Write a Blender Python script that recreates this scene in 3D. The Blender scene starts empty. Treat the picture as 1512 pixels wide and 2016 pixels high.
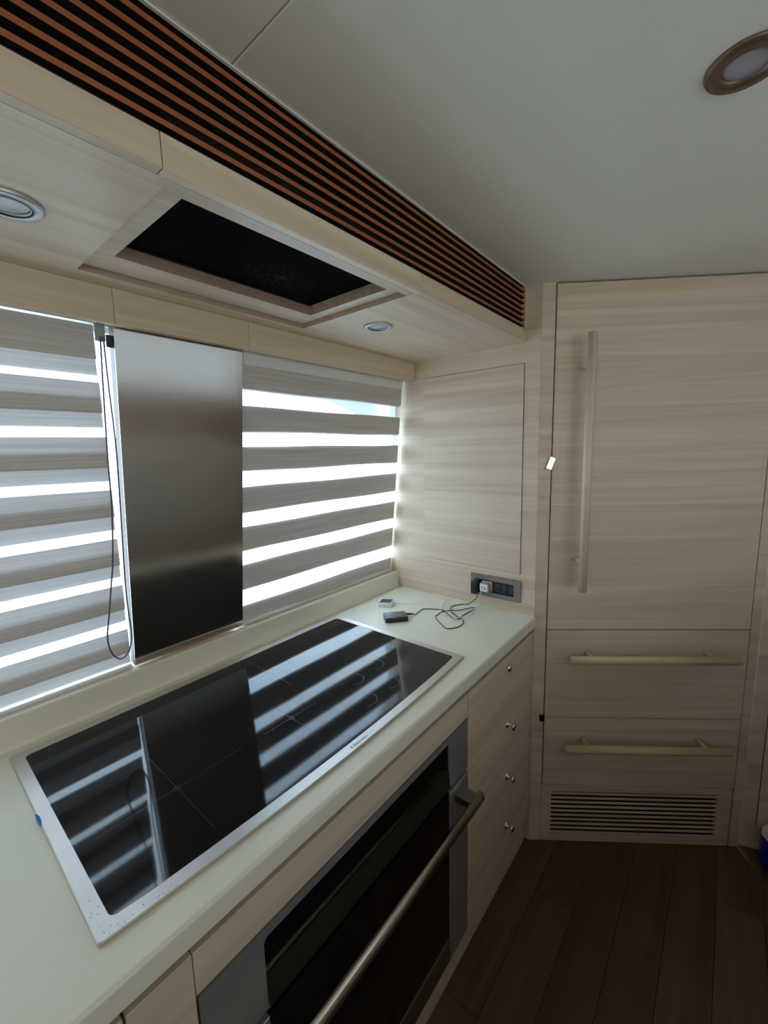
import bpy, bmesh, math, random
from mathutils import Vector, Matrix
random.seed(7)
C = bpy.context.scene.collection
SC = bpy.context.scene

# ------------------------------------------------------------------ camera
cam_d = bpy.data.cameras.new('camera')
cam = bpy.data.objects.new('camera', cam_d); C.objects.link(cam)
RIGHT = Vector((0.63477792, -0.77226106, -0.02588135))
UP = Vector((0.12623949, 0.07060417, 0.98948403))
FWD = Vector((0.76231266, 0.63136986, -0.14230781))
m = Matrix((( RIGHT.x, UP.x, -FWD.x, -1.40894), (RIGHT.y, UP.y, -FWD.y, -1.09669),
            (RIGHT.z, UP.z, -FWD.z, 1.47545), (0, 0, 0, 1)))
cam.matrix_world = m
cam_d.sensor_fit = 'HORIZONTAL'; cam_d.sensor_width = 36.0
cam_d.lens = 826.73/1512*36.0
cam_d.clip_start = 0.02; cam_d.clip_end = 500
SC.camera = cam

# ------------------------------------------------------------------ view, world
SC.view_settings.view_transform = 'Standard'
SC.view_settings.look = 'None'
SC.view_settings.gamma = 1.0
SC.view_settings.use_curve_mapping = False
SC.view_settings.exposure = 0.0

SKY = 10.2
w = bpy.data.worlds.new('overcast_sky'); SC.world = w; w.use_nodes = True
nt = w.node_tree; nt.nodes.clear()
out = nt.nodes.new('ShaderNodeOutputWorld'); bg = nt.nodes.new('ShaderNodeBackground')
tc = nt.nodes.new('ShaderNodeTexCoord'); no = nt.nodes.new('ShaderNodeTexNoise')
cr = nt.nodes.new('ShaderNodeValToRGB')
no.inputs['Scale'].default_value = 3.0; no.inputs['Detail'].default_value = 3.0
cr.color_ramp.elements[0].position = 0.35; cr.color_ramp.elements[0].color = (0.59, 0.77, 1.0, 1)
cr.color_ramp.elements[1].position = 0.65; cr.color_ramp.elements[1].color = (0.71, 0.855, 1.0, 1)
nt.links.new(tc.outputs['Generated'], no.inputs['Vector'])
nt.links.new(no.outputs['Fac'], cr.inputs['Fac'])
nt.links.new(cr.outputs['Color'], bg.inputs['Color'])
bg.inputs['Strength'].default_value = SKY
nt.links.new(bg.outputs['Background'], out.inputs['Surface'])

# ------------------------------------------------------------------ materials
def srgb(r, g, b):
    f = lambda c: (c/255/12.92) if c/255 <= 0.04045 else ((c/255+0.055)/1.055)**2.4
    return (f(r), f(g), f(b), 1)

def mat(name, col, rough=0.5, metal=0.0, spec=0.5, noise=0.0, nscale=20, bump=0.0, bscale=200, aniso=None, coat=0.0):
    """principled material with a light procedural variation of colour and relief"""
    M = bpy.data.materials.new(name); M.use_nodes = True
    t = M.node_tree; b = t.nodes['Principled BSDF']
    b.inputs['Base Color'].default_value = col
    b.inputs['Roughness'].default_value = rough; b.inputs['Metallic'].default_value = metal
    b.inputs['Specular IOR Level'].default_value = spec
    b.inputs['Coat Weight'].default_value = coat
    tc = t.nodes.new('ShaderNodeTexCoord')
    if noise > 0:
        n = t.nodes.new('ShaderNodeTexNoise'); n.inputs['Scale'].default_value = nscale; n.inputs['Detail'].default_value = 4
        t.links.new(tc.outputs['Object'], n.inputs['Vector'])
        mx = t.nodes.new('ShaderNodeMix'); mx.data_type = 'RGBA'
        mx.inputs['A'].default_value = tuple(c*(1-noise) for c in col[:3])+(1,)
        mx.inputs['B'].default_value = tuple(min(1, c*(1+noise)) for c in col[:3])+(1,)
        t.links.new(n.outputs['Fac'], mx.inputs['Factor']); t.links.new(mx.outputs['Result'], b.inputs['Base Color'])
    if bump > 0:
        n = t.nodes.new('ShaderNodeTexNoise'); n.inputs['Scale'].default_value = bscale
        t.links.new(tc.outputs['Object'], n.inputs['Vector'])
        bp = t.nodes.new('ShaderNodeBump'); bp.inputs['Strength'].default_value = bump; bp.inputs['Distance'].default_value = 0.001
        t.links.new(n.outputs['Fac'], bp.inputs['Height']); t.links.new(bp.outputs['Normal'], b.inputs['Normal'])
    return M

def wood(name, light, dark, yaw=0.0, rough=0.42, across=20, along=0.55, vertical=False, contrast=1.0, bump=0.06):
    """straight-grained wood: grain runs along local direction `yaw` (radians about z) or along z"""
    M = bpy.data.materials.new(name); M.use_nodes = True
    t = M.node_tree; b = t.nodes['Principled BSDF']; L = t.links.new
    tc = t.nodes.new('ShaderNodeTexCoord'); oi = t.nodes.new('ShaderNodeObjectInfo')
    rot = t.nodes.new('ShaderNodeVectorRotate'); rot.rotation_type = 'Z_AXIS'; rot.inputs['Angle'].default_value = -yaw
    L(tc.outputs['Object'], rot.inputs['Vector'])
    sh = t.nodes.new('ShaderNodeVectorMath'); sh.operation = 'MULTIPLY_ADD'
    cb = t.nodes.new('ShaderNodeCombineXYZ')
    for k in 'XYZ': L(oi.outputs['Random'], cb.inputs[k])
    L(cb.outputs['Vector'], sh.inputs[0]); sh.inputs[1].default_value = (7, 5, 9); L(rot.outputs['Vector'], sh.inputs[2])
    def nz(scale3, detail, dist, rgh=0.6):
        mp = t.nodes.new('ShaderNodeVectorMath'); mp.operation = 'MULTIPLY'; mp.inputs[1].default_value = scale3
        L(sh.outputs['Vector'], mp.inputs[0])
        n = t.nodes.new('ShaderNodeTexNoise'); n.inputs['Scale'].default_value = 1.0; n.inputs['Detail'].default_value = detail
        n.inputs['Distortion'].default_value = dist; n.inputs['Roughness'].default_value = rgh
        L(mp.outputs['Vector'], n.inputs['Vector']); return n
    sc = (across, across, along) if vertical else (along, across, across)
    sf = (across*7, across*7, along*3) if vertical else (along*3, across*7, across*7)
    n1 = nz(sc, 6, 1.1, 0.55); n2 = nz(sf, 3, 0.1)
    r1 = t.nodes.new('ShaderNodeValToRGB')
    e = r1.color_ramp.elements; e[0].position = 0.5-0.16/contrast; e[1].position = 0.5+0.14/contrast
    e[0].color = dark; e[1].color = light
    L(n1.outputs['Fac'], r1.inputs['Fac'])
    mx = t.nodes.new('ShaderNodeMix'); mx.data_type = 'RGBA'; mx.blend_type = 'MULTIPLY'; mx.inputs['Factor'].default_value = 0.12
    r2 = t.nodes.new('ShaderNodeValToRGB'); r2.color_ramp.elements[0].position = 0.35; r2.color_ramp.elements[1].position = 0.62
    r2.color_ramp.elements[0].color = (0.55, 0.5, 0.45, 1)
    L(n2.outputs['Fac'], r2.inputs['Fac']); L(r1.outputs['Color'], mx.inputs['A']); L(r2.outputs['Color'], mx.inputs['B'])
    L(mx.outputs['Result'], b.inputs['Base Color'])
    b.inputs['Roughness'].default_value = rough
    bp = t.nodes.new('ShaderNodeBump'); bp.inputs['Strength'].default_value = bump; bp.inputs['Distance'].default_value = 0.0006
    L(n2.outputs['Fac'], bp.inputs['Height']); L(bp.outputs['Normal'], b.inputs['Normal'])
    return M

PL, PD = srgb(225, 207, 184), srgb(206, 184, 161)
TH = -0.6272
AYAW = math.atan2(-0.8096954, 0.58685037)
BYAW = math.radians(-70)
W_X = wood('pale_oak_lengthwise', PL, PD, 0)
W_Y = wood('pale_oak_crosswise', PL, PD, math.pi/2)
W_A = wood('pale_oak_angled', PL, PD, AYAW)
W_B = wood('pale_oak_side', PL, PD, BYAW)
W_H = wood('pale_beech_handle', srgb(222, 206, 172), srgb(205, 186, 150), AYAW, across=40)
W_V = wood('pale_oak_upright', srgb(228, 214, 190), srgb(205, 186, 160), 0, vertical=True, across=40)
W_TEAK = wood('orange_teak', srgb(172, 100, 58), srgb(140, 76, 42), 0, across=60, rough=0.5)
W_FL = [wood('dark_floor_oak_%d' % i, srgb(a, b_, c), srgb(a-22, b_-20, c-18), 0, rough=0.38, across=14, along=1.2)
        for i, (a, b_, c) in enumerate([(104, 80, 54), (96, 70, 46), (112, 86, 60), (98, 78, 58)])]
DARK = mat('dark_void', srgb(26, 16, 12), 0.8)
GROOVE = mat('shadow_gap_brown', srgb(92, 68, 48), 0.7, noise=0.1)
COUNTER = mat('cream_solid_surface', srgb(229, 225, 206), 0.33, noise=0.02, nscale=6)
CEIL = mat('pale_ceiling_vinyl', srgb(232, 231, 224), 0.42, noise=0.015, nscale=40, bump=0.12, bscale=900)
WHITE = mat('white_paint', srgb(228, 230, 228), 0.5, noise=0.01)
STEEL = None
def steel(name, col, rough, stretch, rv=0.06):
    M = bpy.data.materials.new(name); M.use_nodes = True
    t = M.node_tree; b = t.nodes['Principled BSDF']; L = t.links.new
    tc = t.nodes.new('ShaderNodeTexCoord')
    mp = t.nodes.new('ShaderNodeVectorMath'); mp.operation = 'MULTIPLY'; mp.inputs[1].default_value = stretch
    L(tc.outputs['Object'], mp.inputs[0])
    n = t.nodes.new('ShaderNodeTexNoise'); n.inputs['Scale'].default_value = 1; n.inputs['Detail'].default_value = 3
    L(mp.outputs['Vector'], n.inputs['Vector'])
    n2 = t.nodes.new('ShaderNodeTexNoise'); n2.inputs['Scale'].default_value = 14; n2.inputs['Detail'].default_value = 5
    L(tc.outputs['Object'], n2.inputs['Vector'])
    mr = t.nodes.new('ShaderNodeMapRange'); mr.inputs['To Min'].default_value = rough-rv; mr.inputs['To Max'].default_value = rough+rv
    L(n2.outputs['Fac'], mr.inputs['Value']); L(mr.outputs['Result'], b.inputs['Roughness'])
    b.inputs['Base Color'].default_value = col; b.inputs['Metallic'].default_value = 1
    bp = t.nodes.new('ShaderNodeBump'); bp.inputs['Strength'].default_value = 0.05; bp.inputs['Distance'].default_value = 0.0004
    L(n.outputs['Fac'], bp.inputs['Height']); L(bp.outputs['Normal'], b.inputs['Normal'])
    return M
STEEL_X = steel('brushed_steel_lengthwise', srgb(206, 200, 196), 0.42, (8, 900, 900))
STEEL_P = steel('brushed_steel_splash_panel', srgb(200, 192, 184), 0.14, (10, 900, 900), 0.03)
STEEL_D = steel('dull_grey_steel', srgb(150, 146, 142), 0.36, (8, 900, 900))
CHROME = mat('chrome', srgb(220, 218, 216), 0.08, 1.0)
STEEL_O = mat('satin_oven_steel', srgb(186, 187, 194), 0.34, 0.72, noise=0.03)
NICKEL = mat('satin_nickel', srgb(205, 198, 184), 0.22, 1.0, noise=0.03)
BLACKGLASS = mat('black_ceramic_glass', (0.004, 0.004, 0.006, 1), 0.055, spec=0.3)
OVENGLASS = mat('black_oven_glass', (0.003, 0.003, 0.003, 1), 0.06, spec=0.35)
GREENBLACK = mat('dark_bronze_trim', srgb(40, 42, 32), 0.35, 0.3)
PRINT = mat('grey_glass_print', srgb(66, 70, 84), 0.22)
INK = mat('dark_etched_print', srgb(60, 52, 50), 0.5)
BLACKPL = mat('black_plastic', srgb(22, 24, 30), 0.35, noise=0.05)
NAVYPL = mat('glossy_slate_plastic', srgb(44, 50, 66), 0.18, noise=0.04)
WHITEPL = mat('white_plastic', srgb(232, 230, 236), 0.35)
GOLDPL = mat('tan_plastic', srgb(176, 140, 98), 0.4, noise=0.05)
BLUETAPE = mat('blue_masking_tape', srgb(30, 110, 190), 0.6)
BLUEPL = mat('deep_blue_plastic', srgb(20, 40, 150), 0.4)
GREYPL = mat('grey_plastic', srgb(150, 155, 150), 0.5)
CORDM = mat('grey_cord', srgb(92, 88, 104), 0.6)
FLANGE = mat('dark_folded_edge', srgb(88, 74, 70), 0.55, noise=0.05)
EDGE = wood('darker_oak_edge', srgb(186, 164, 146), srgb(166, 142, 124), 0, across=30)  # darker oak tone for side faces of hood recess and filter opening
DUST = mat('grey_brown_dust', srgb(52, 48, 42), 0.95)
FILTER = mat('charcoal_filter_fabric', srgb(9, 9, 13), 1.0, spec=0.05, noise=0.5, nscale=9, bump=0.6, bscale=1600)

def fabric(name, col, trans, wt, rib=0.0, ribscale=260):
    """woven blind cloth: diffuse plus translucent"""
    M = bpy.data.materials.new(name); M.use_nodes = True
    t = M.node_tree; t.nodes.clear(); L = t.links.new
    o = t.nodes.new('ShaderNodeOutputMaterial'); d = t.nodes.new('ShaderNodeBsdfDiffuse'); tr = t.nodes.new('ShaderNodeBsdfTranslucent')
    mx = t.nodes.new('ShaderNodeMixShader'); mx.inputs['Fac'].default_value = wt
    d.inputs['Color'].default_value = col; tr.inputs['Color'].default_value = trans
    tc = t.nodes.new('ShaderNodeTexCoord'); mp = t.nodes.new('ShaderNodeVectorMath'); mp.operation = 'MULTIPLY'
    mp.inputs[1].default_value = (3, 3, ribscale); L(tc.outputs['Object'], mp.inputs[0])
    n = t.nodes.new('ShaderNodeTexNoise'); n.inputs['Scale'].default_value = 1; n.inputs['Detail'].default_value = 2
    L(mp.outputs['Vector'], n.inputs['Vector'])
    for node, c in ((d, col), (tr, trans)):
        cm = t.nodes.new('ShaderNodeMix'); cm.data_type = 'RGBA'
        cm.inputs['A'].default_value = tuple(x*(1-rib) for x in c[:3])+(1,); cm.inputs['B'].default_value = tuple(min(1, x*(1+rib)) for x in c[:3])+(1,)
        L(n.outputs['Fac'], cm.inputs['Factor']); L(cm.outputs['Result'], node.inputs['Color'])
    L(d.outputs['BSDF'], mx.inputs[1]); L(tr.outputs['BSDF'], mx.inputs[2]); L(mx.outputs['Shader'], o.inputs['Surface'])
    return M
CLOTH = fabric('taupe_ribbed_blind_cloth', srgb(204, 198, 192), (0.62, 0.61, 0.62, 1), 0.075, 0.30)

GRP = fabric('translucent_white_fibreglass', (0.85, 0.87, 0.86, 1), (1.0, 0.97, 0.93, 1), 0.62, 0.02)

def sheer(name, fac):
    M = bpy.data.materials.new(name); M.use_nodes = True
    t = M.node_tree; t.nodes.clear(); L = t.links.new
    o = t.nodes.new('ShaderNodeOutputMaterial'); a = t.nodes.new('ShaderNodeBsdfTransparent'); tr = t.nodes.new('ShaderNodeBsdfTranslucent')
    d = t.nodes.new('ShaderNodeBsdfDiffuse'); d.inputs['Color'].default_value = (0.8, 0.82, 0.85, 1)
    m1 = t.nodes.new('ShaderNodeMixShader'); m1.inputs['Fac'].default_value = 0.5
    m2 = t.nodes.new('ShaderNodeMixShader'); m2.inputs['Fac'].default_value = fac
    tr.inputs['Color'].default_value = (0.8, 0.85, 0.9, 1)
    L(d.outputs['BSDF'], m1.inputs[1]); L(tr.outputs['BSDF'], m1.inputs[2])
    L(a.outputs['BSDF'], m2.inputs[1]); L(m1.outputs['Shader'], m2.inputs[2]); L(m2.outputs['Shader'], o.inputs['Surface'])
    return M
SHEER = sheer('white_sheer_mesh', 0.16)

def thin_glass(name='window_glass', tint=(0.93, 0.96, 0.96, 1)):
    M = bpy.data.materials.new(name); M.use_nodes = True
    t = M.node_tree; t.nodes.clear(); L = t.links.new
    o = t.nodes.new('ShaderNodeOutputMaterial'); a = t.nodes.new('ShaderNodeBsdfTransparent'); g = t.nodes.new('ShaderNodeBsdfGlossy')
    a.inputs['Color'].default_value = tint; g.inputs['Roughness'].default_value = 0.01
    f = t.nodes.new('ShaderNodeFresnel'); f.inputs['IOR'].default_value = 1.45
    mx = t.nodes.new('ShaderNodeMixShader')
    # the outer face of the pane reflects; the second face would otherwise mirror everything beyond 43 degrees
    ge = t.nodes.new('ShaderNodeNewGeometry'); sb = t.nodes.new('ShaderNodeMath'); sb.operation = 'SUBTRACT'; sb.inputs[0].default_value = 1.0
    mu = t.nodes.new('ShaderNodeMath'); mu.operation = 'MULTIPLY'
    L(ge.outputs['Backfacing'], sb.inputs[1]); L(sb.outputs[0], mu.inputs[0]); L(f.outputs['Fac'], mu.inputs[1]); L(mu.outputs[0], mx.inputs['Fac'])
    L(a.outputs['BSDF'], mx.inputs[1]); L(g.outputs['BSDF'], mx.inputs[2]); L(mx.outputs['Shader'], o.inputs['Surface'])
    return M
GLASS = thin_glass()
TINTED = thin_glass('fill_window_glass', (0.54, 0.495, 0.44, 1))  # tint sets how much fill the added unseen windows pass
SMOKED = thin_glass('dim_fill_window_glass', (0.30, 0.30, 0.29, 1))  # dimmer tint for the added pane that the splash panel reflects
LENS = mat('frosted_lamp_lens', srgb(205, 210, 215), 0.25, noise=0.02)
CONCRETE = mat('pale_quay_concrete', srgb(214, 214, 208), 0.9, noise=0.02, nscale=0.05)
GELCOAT = mat('white_gelcoat', srgb(238, 240, 240), 0.3)

# ------------------------------------------------------------------ frames and mesh helpers
class Fr:
    """an orthonormal frame: p(u, v, w) gives a world point"""
    def __init__(s, o, u, v, w): s.o, s.u, s.v, s.w = Vector(o), Vector(u), Vector(v), Vector(w)
    def p(s, u, v, w): return s.o + s.u*u + s.v*v + s.w*w
WF = Fr((0, 0, 0), (1, 0, 0), (0, 1, 0), (0, 0, 1))
YC = -0.6005
# tall cabinet wall: u along the wall, v out into the room, w up
AF = Fr((0, YC, 0), (0.58685037, -0.8096954, 0), (-0.8096954, -0.58685037, 0), (0, 0, 1))
B0 = AF.p(0.757, 0, 0)
BF = Fr(B0, (math.cos(BYAW), math.sin(BYAW), 0), (math.sin(BYAW), -math.cos(BYAW), 0), (0, 0, 1))
# leaning window plane: u along x, v up the plane, w into the room
WNF = Fr((0, 0.0291, 0.9576), (1, 0, 0), (0, -0.12798683, 0.99177587), (0, -0.99177587, -0.12798683))

def box(bm, f, u0, u1, v0, v1, w0, w1, bev=0.0, seg=1):
    us, vs, ws = sorted((u0, u1)), sorted((v0, v1)), sorted((w0, w1))
    vt = [bm.verts.new(f.p(us[i], vs[j], ws[k])) for i in (0, 1) for j in (0, 1) for k in (0, 1)]
    idx = [(0, 1, 3, 2), (4, 6, 7, 5), (0, 4, 5, 1), (2, 3, 7, 6), (0, 2, 6, 4), (1, 5, 7, 3)]
    fs = [bm.faces.new([vt[i] for i in q]) for q in idx]
    if bev > 0:
        es = set(e for q in fs for e in q.edges)
        bmesh.ops.bevel(bm, geom=list(es), offset=bev, segments=seg, affect='EDGES', profile=0.5)
    return fs

def tube(bm, pts, r, n=10, cap=True, sx=None):
    """round tube along a polyline; r a number or list"""
    pts = [Vector(p) for p in pts]; rings = []
    up = Vector((0, 0, 1)); prev = None
    for i, p in enumerate(pts):
        d = (pts[min(i+1, len(pts)-1)] - pts[max(i-1, 0)]).normalized()
        if prev is None:
            a = d.cross(up)
            if a.length < 1e-3: a = d.cross(Vector((1, 0, 0)))
            a.normalize()
        else:
            a = (prev - d*prev.dot(d)).normalized()
        prev = a; b = d.cross(a)
        rr = r[i] if isinstance(r, (list, tuple)) else r
        rings.append([bm.verts.new(p + (a*math.cos(2*math.pi*k/n) + b*math.sin(2*math.pi*k/n))*rr) for k in range(n)])
    for A, B in zip(rings, rings[1:]):
        for k in range(n):
            f = bm.faces.new((A[k], A[(k+1) % n], B[(k+1) % n], B[k])); f.smooth = True
    if cap:
        bm.faces.new(list(reversed(rings[0]))); bm.faces.new(rings[-1])

def smoothpts(pts, k=4):
    """Catmull-Rom resample"""
    P = [Vector(p) for p in pts]; o = []
    for i in range(len(P)-1):
        p0, p1, p2, p3 = P[max(i-1, 0)], P[i], P[i+1], P[min(i+2, len(P)-1)]
        for j in range(k):
            t = j/k
            o.append(0.5*((2*p1) + (p2-p0)*t + (2*p0-5*p1+4*p2-p3)*t*t + (-p0+3*p1-3*p2+p3)*t**3))
    o.append(P[-1]); return o

def lathe(bm, c, ax, prof, n=32, ref=None):
    """revolve (radius, height) profile about axis ax at c"""
    c = Vector(c); ax = Vector(ax).normalized()
    a = ax.cross(Vector((0, 0, 1)))
    if a.length < 1e-3: a = Vector((1, 0, 0))
    a.normalize(); b = ax.cross(a); rings = []
    for r, h in prof:
        if r < 1e-6: rings.append([bm.verts.new(c+ax*h)])
        else: rings.append([bm.verts.new(c + ax*h + (a*math.cos(2*math.pi*k/n)+b*math.sin(2*math.pi*k/n))*r) for k in range(n)])
    for A, B in zip(rings, rings[1:]):
        for k in range(n):
            k2 = (k+1) % n
            if len(A) == 1 and len(B) == 1: continue
            if len(A) == 1: f = bm.faces.new((A[0], B[k2], B[k]))
            elif len(B) == 1: f = bm.faces.new((A[k], A[k2], B[0]))
            else: f = bm.faces.new((A[k], A[k2], B[k2], B[k]))
            f.smooth = True

def prism(bm, f, poly, w0, w1):
    """extrude polygon (u, v) between w0 and w1"""
    lo = [bm.verts.new(f.p(u, v, w0)) for u, v in poly]; hi = [bm.verts.new(f.p(u, v, w1)) for u, v in poly]
    bm.faces.new(list(reversed(lo))); bm.faces.new(hi)
    for i in range(len(poly)):
        j = (i+1) % len(poly); bm.faces.new((lo[i], lo[j], hi[j], hi[i]))

def ringprism(bm, f, outer, inner, w0, w1):
    """frame between two loops with the same number of points"""
    n = len(outer)
    L = [[bm.verts.new(f.p(u, v, w)) for u, v in pl] for pl in (outer, inner) for w in (w0, w1)]
    ol, oh, il, ih = L
    for i in range(n):
        j = (i+1) % n
        bm.faces.new((ol[i], ol[j], oh[j], oh[i])); bm.faces.new((il[j], il[i], ih[i], ih[j]))
        bm.faces.new((oh[i], oh[j], ih[j], ih[i])); bm.faces.new((ol[j], ol[i], il[i], il[j]))

def rrect(u0, u1, v0, v1, r, seg=5):
    o = []
    for cx, cy, a0 in ((u1-r, v1-r, 0), (u0+r, v1-r, 90), (u0+r, v0+r, 180), (u1-r, v0+r, 270)):
        for k in range(seg+1):
            a = math.radians(a0 + 90*k/seg); o.append((cx+r*math.cos(a), cy+r*math.sin(a)))
    return o

BM = bmesh.new
def obj(name, bm, m, parent=None, origin=None, smooth=False, mats=None):
    """link bm (world coordinates) as one object; children share their root's origin"""
    root = parent
    while root is not None and root.parent is not None: root = root.parent
    if root is not None: org = Vector(root['_o'])
    else: org = Vector(origin) if origin is not None else Vector((0, 0, 0))
    bmesh.ops.recalc_face_normals(bm, faces=bm.faces)
    for v in bm.verts: v.co -= org
    me = bpy.data.meshes.new(name); bm.to_mesh(me); bm.free()
    if smooth:
        for p in me.polygons: p.use_smooth = True
    me.materials.append(m)
    for x in (mats or []): me.materials.append(x)
    o = bpy.data.objects.new(name, me); C.objects.link(o)
    if parent is None: o.location = org; o['_o'] = tuple(org)
    else: o.parent = parent
    return o
def tag(o, label, cat, group=None):
    o['label'] = label; o['category'] = cat
    if group: o['group'] = group
    return o
def thing(name, label, cat, loc, group=None):
    o = bpy.data.objects.new(name, None); C.objects.link(o); o.location = loc; o['_o'] = tuple(loc)
    o.empty_display_size = 0.05
    return tag(o, label, cat, group)
def struct(name, bm, m, **k):
    o = obj(name, bm, m, **k); o['kind'] = 'structure'; return o
def B(f, *a, **k):
    bm = BM(); box(bm, f, *a, **k); return bm

# ------------------------------------------------------------------ key dimensions
ZC = 1.986          # ceiling
ZT = 0.8908         # counter top
TT = 0.0359         # counter thickness
ZS = 1.8157         # soffit underside
YS = -0.549         # soffit front
YV = -0.1078        # valance front
ZV = 1.7462         # valance bottom
XL = -3.4           # far left end of the room
YB = -2.55          # opposite side
YD = -0.598         # cabinet fronts

# ------------------------------------------------------------------ room shell
floor = struct('floor', B(WF, XL, 1.3, YB, 0.3, -0.06, -0.012), DARK)
pw = 0.118; y = -0.45; row = 0
while y > YB:
    x = XL - random.random()*0.9
    while x < 1.3:
        ln = random.choice((0.9, 1.1, 1.3))
        a, b_ = max(x, XL)+0.0006, min(x+ln, 1.3)-0.0006
        if b_ - a > 0.05 and b_ > -1.9:
            obj('plank', B(WF, a, b_, max(y-pw, YB)+0.0006, y-0.0006, -0.012, -0.0004*random.random(), bev=0.0003), random.choice(W_FL), floor)
        x += ln
    y -= pw; row += 1

ceil = struct('ceiling', B(WF, XL-0.05, 1.3, YB-0.05, 0.30, ZC+0.006, ZC+0.06), GROOVE)
obj('ceiling_panel', B(WF, -1.0382, 1.3, YB, YS+0.001, ZC, ZC+0.006, bev=0.0015), CEIL, ceil)
obj('ceiling_panel', B(WF, XL, -1.0393, YB, YS+0.001, ZC, ZC+0.006, bev=0.0015), CEIL, ceil)

# end wall across the counter, with a bevelled corner to the angled wall
bm = BM(); prism(bm, Fr((0, 0, 0), (0, 1, 0), (0, 0, 1), (1, 0, 0)), [(-0.6005, 0), (0.07, 0), (0.065, 0.93), (-0.05, ZC+0.005), (-0.6005, ZC+0.005)], 0.0, 0.05)
struct('wall_end', bm, W_Y)
bm = BM(); box(bm, AF, 0, 0.757, -0.06, -0.022, 0, ZC+0.005)
struct('wall_angled', bm, W_A)
bm = BM(); box(bm, BF, 0, 1.42, -0.06, 0.0, 0.09, ZC); box(bm, BF, 0, 1.42, -0.06, -0.02, 0.0, 0.09)
wr = struct('wall_right', bm, W_B)
struct('baseboard_right', B(BF, 0.0, 1.42, -0.02, -0.008, 0, 0.012), W_B)
# outer side around the windows: leaning hull liner, below and between
bm = BM()
box(bm, WNF, XL, 0.0, 0.80, 1.06, -0.10, -0.03)       # above the glass
box(bm, WNF, XL, 0.05, -1.05, -0.03, -0.10, -0.03)    # below the glass
box(bm, WNF, -1.02, -0.765, -0.03, 0.80, -0.10, -0.03) # pillar behind the splash panel
box(bm, WNF, XL, -2.30, -0.03, 0.80, -0.10, -0.03)
struct('wall_outer', bm, WHITE)
bm = BM()
box(bm, WF, XL-0.05, XL, YB, 0.25, 0, 1.0); box(bm, WF, XL-0.05, XL, YB, 0.25, 1.84, ZC)
box(bm, WF, XL-0.05, XL, YB, -1.45, 1.0, 1.84); box(bm, WF, XL-0.05, XL, -0.7, 0.25, 1.0, 1.84)
struct('wall_left', bm, W_Y)
struct('window_4', B(WF, XL-0.03, XL-0.024, -1.45, -0.7, 1.0, 1.84), TINTED)  # unseen pane added at the left end to bring in fill
# opposite side of the cabin with an unseen window band added for fill light
bm = BM()
OX0, OX1, OZ0, OZ1 = -3.2, -0.75, 1.10, 1.84
OX2 = 0.85
box(bm, WF, XL, 1.3, YB-0.05, YB, 0, OZ0); box(bm, WF, XL, 1.3, YB-0.05, YB, OZ1, ZC)
box(bm, WF, XL, OX0, YB-0.05, YB, OZ0, OZ1); box(bm, WF, OX1, OX1+0.1, YB-0.05, YB, OZ0, OZ1); box(bm, WF, OX1+0.1, OX2, YB-0.05, YB, OZ0, 1.36); box(bm, WF, OX2, 1.3, YB-0.05, YB, OZ0, OZ1)
struct('wall_back', bm, W_X)
bm = BM(); box(bm, WF, XL, 0.45, YB, -1.52, 0, 1.08); box(bm, WF, -2.75, -2.05, -1.53, -0.63, 0, 1.08)
struct('light_block_low', bm, mat('pale_bounce_face', srgb(206, 200, 190), 0.5, noise=0.01))  # unseen blocks added to shade low fronts and bounce fill light
struct('window_3', B(WF, OX0, OX1, YB-0.03, YB-0.024, OZ0, OZ1), TINTED)  # unseen pane added as fill from behind the camera

struct('window_5', B(WF, OX1+0.1, OX2, YB-0.03, YB-0.024, 1.36, OZ1), SMOKED)  # unseen pane added to brighten the splash panel's reflection
# windows on the counter side
for i, (a, b_) in enumerate(((-2.30, -1.02), (-0.765, 0.0))):
    bm = BM(); o_ = rrect(a, b_, -0.03, 0.80, 0.004, 1); n_ = rrect(a+0.012, b_-0.012, -0.018, 0.788, 0.004, 1)
    ringprism(bm, WNF, o_, n_, -0.075, -0.045)
    wd = struct('window_%d' % (i+1), bm, WHITE)
    obj('pane', B(WNF, a+0.012, b_-0.012, -0.018, 0.788, -0.064, -0.058), GLASS, wd)
# outside: rounded white corner of the superstructure over the right pane, a slim strut, the quay
bm = BM()
arc = [(-0.75, 0.90), (-0.70, 0.745), (-0.60, 0.733), (-0.498, 0.723), (-0.422, 0.716), (-0.314, 0.698), (-0.176, 0.662), (-0.08, 0.605), (0.01, 0.529), (0.062, 0.445), (0.085, 0.242), (0.118, -0.04), (0.14, -0.25), (0.40, -0.25), (0.40, 0.90)]
prism(bm, WNF, arc, -0.150, -0.125)
tag(obj('hull_fairing', bm, GELCOAT, origin=WNF.p(0.1, 0, -0.14)), 'white rounded hull moulding outside the right window blind', 'fairing')
struct('ground', B(WF, -60, 60, 0.6, 120, -1.6, -1.5), CONCRETE)

# ------------------------------------------------------------------ window valance (three panels)
va = thing('window_valance', 'pale wood valance board in three lengths above the window blinds', 'valance', (-1.0, YV, ZV))
for a, b_ in ((XL+0.01, -1.0565), (-1.0555, -0.7445), (-0.7435, -0.0045)):
    obj('panel', B(WF, a, b_, YV, YV+0.016, ZV, ZS, bev=0.0004), W_X, va)

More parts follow.
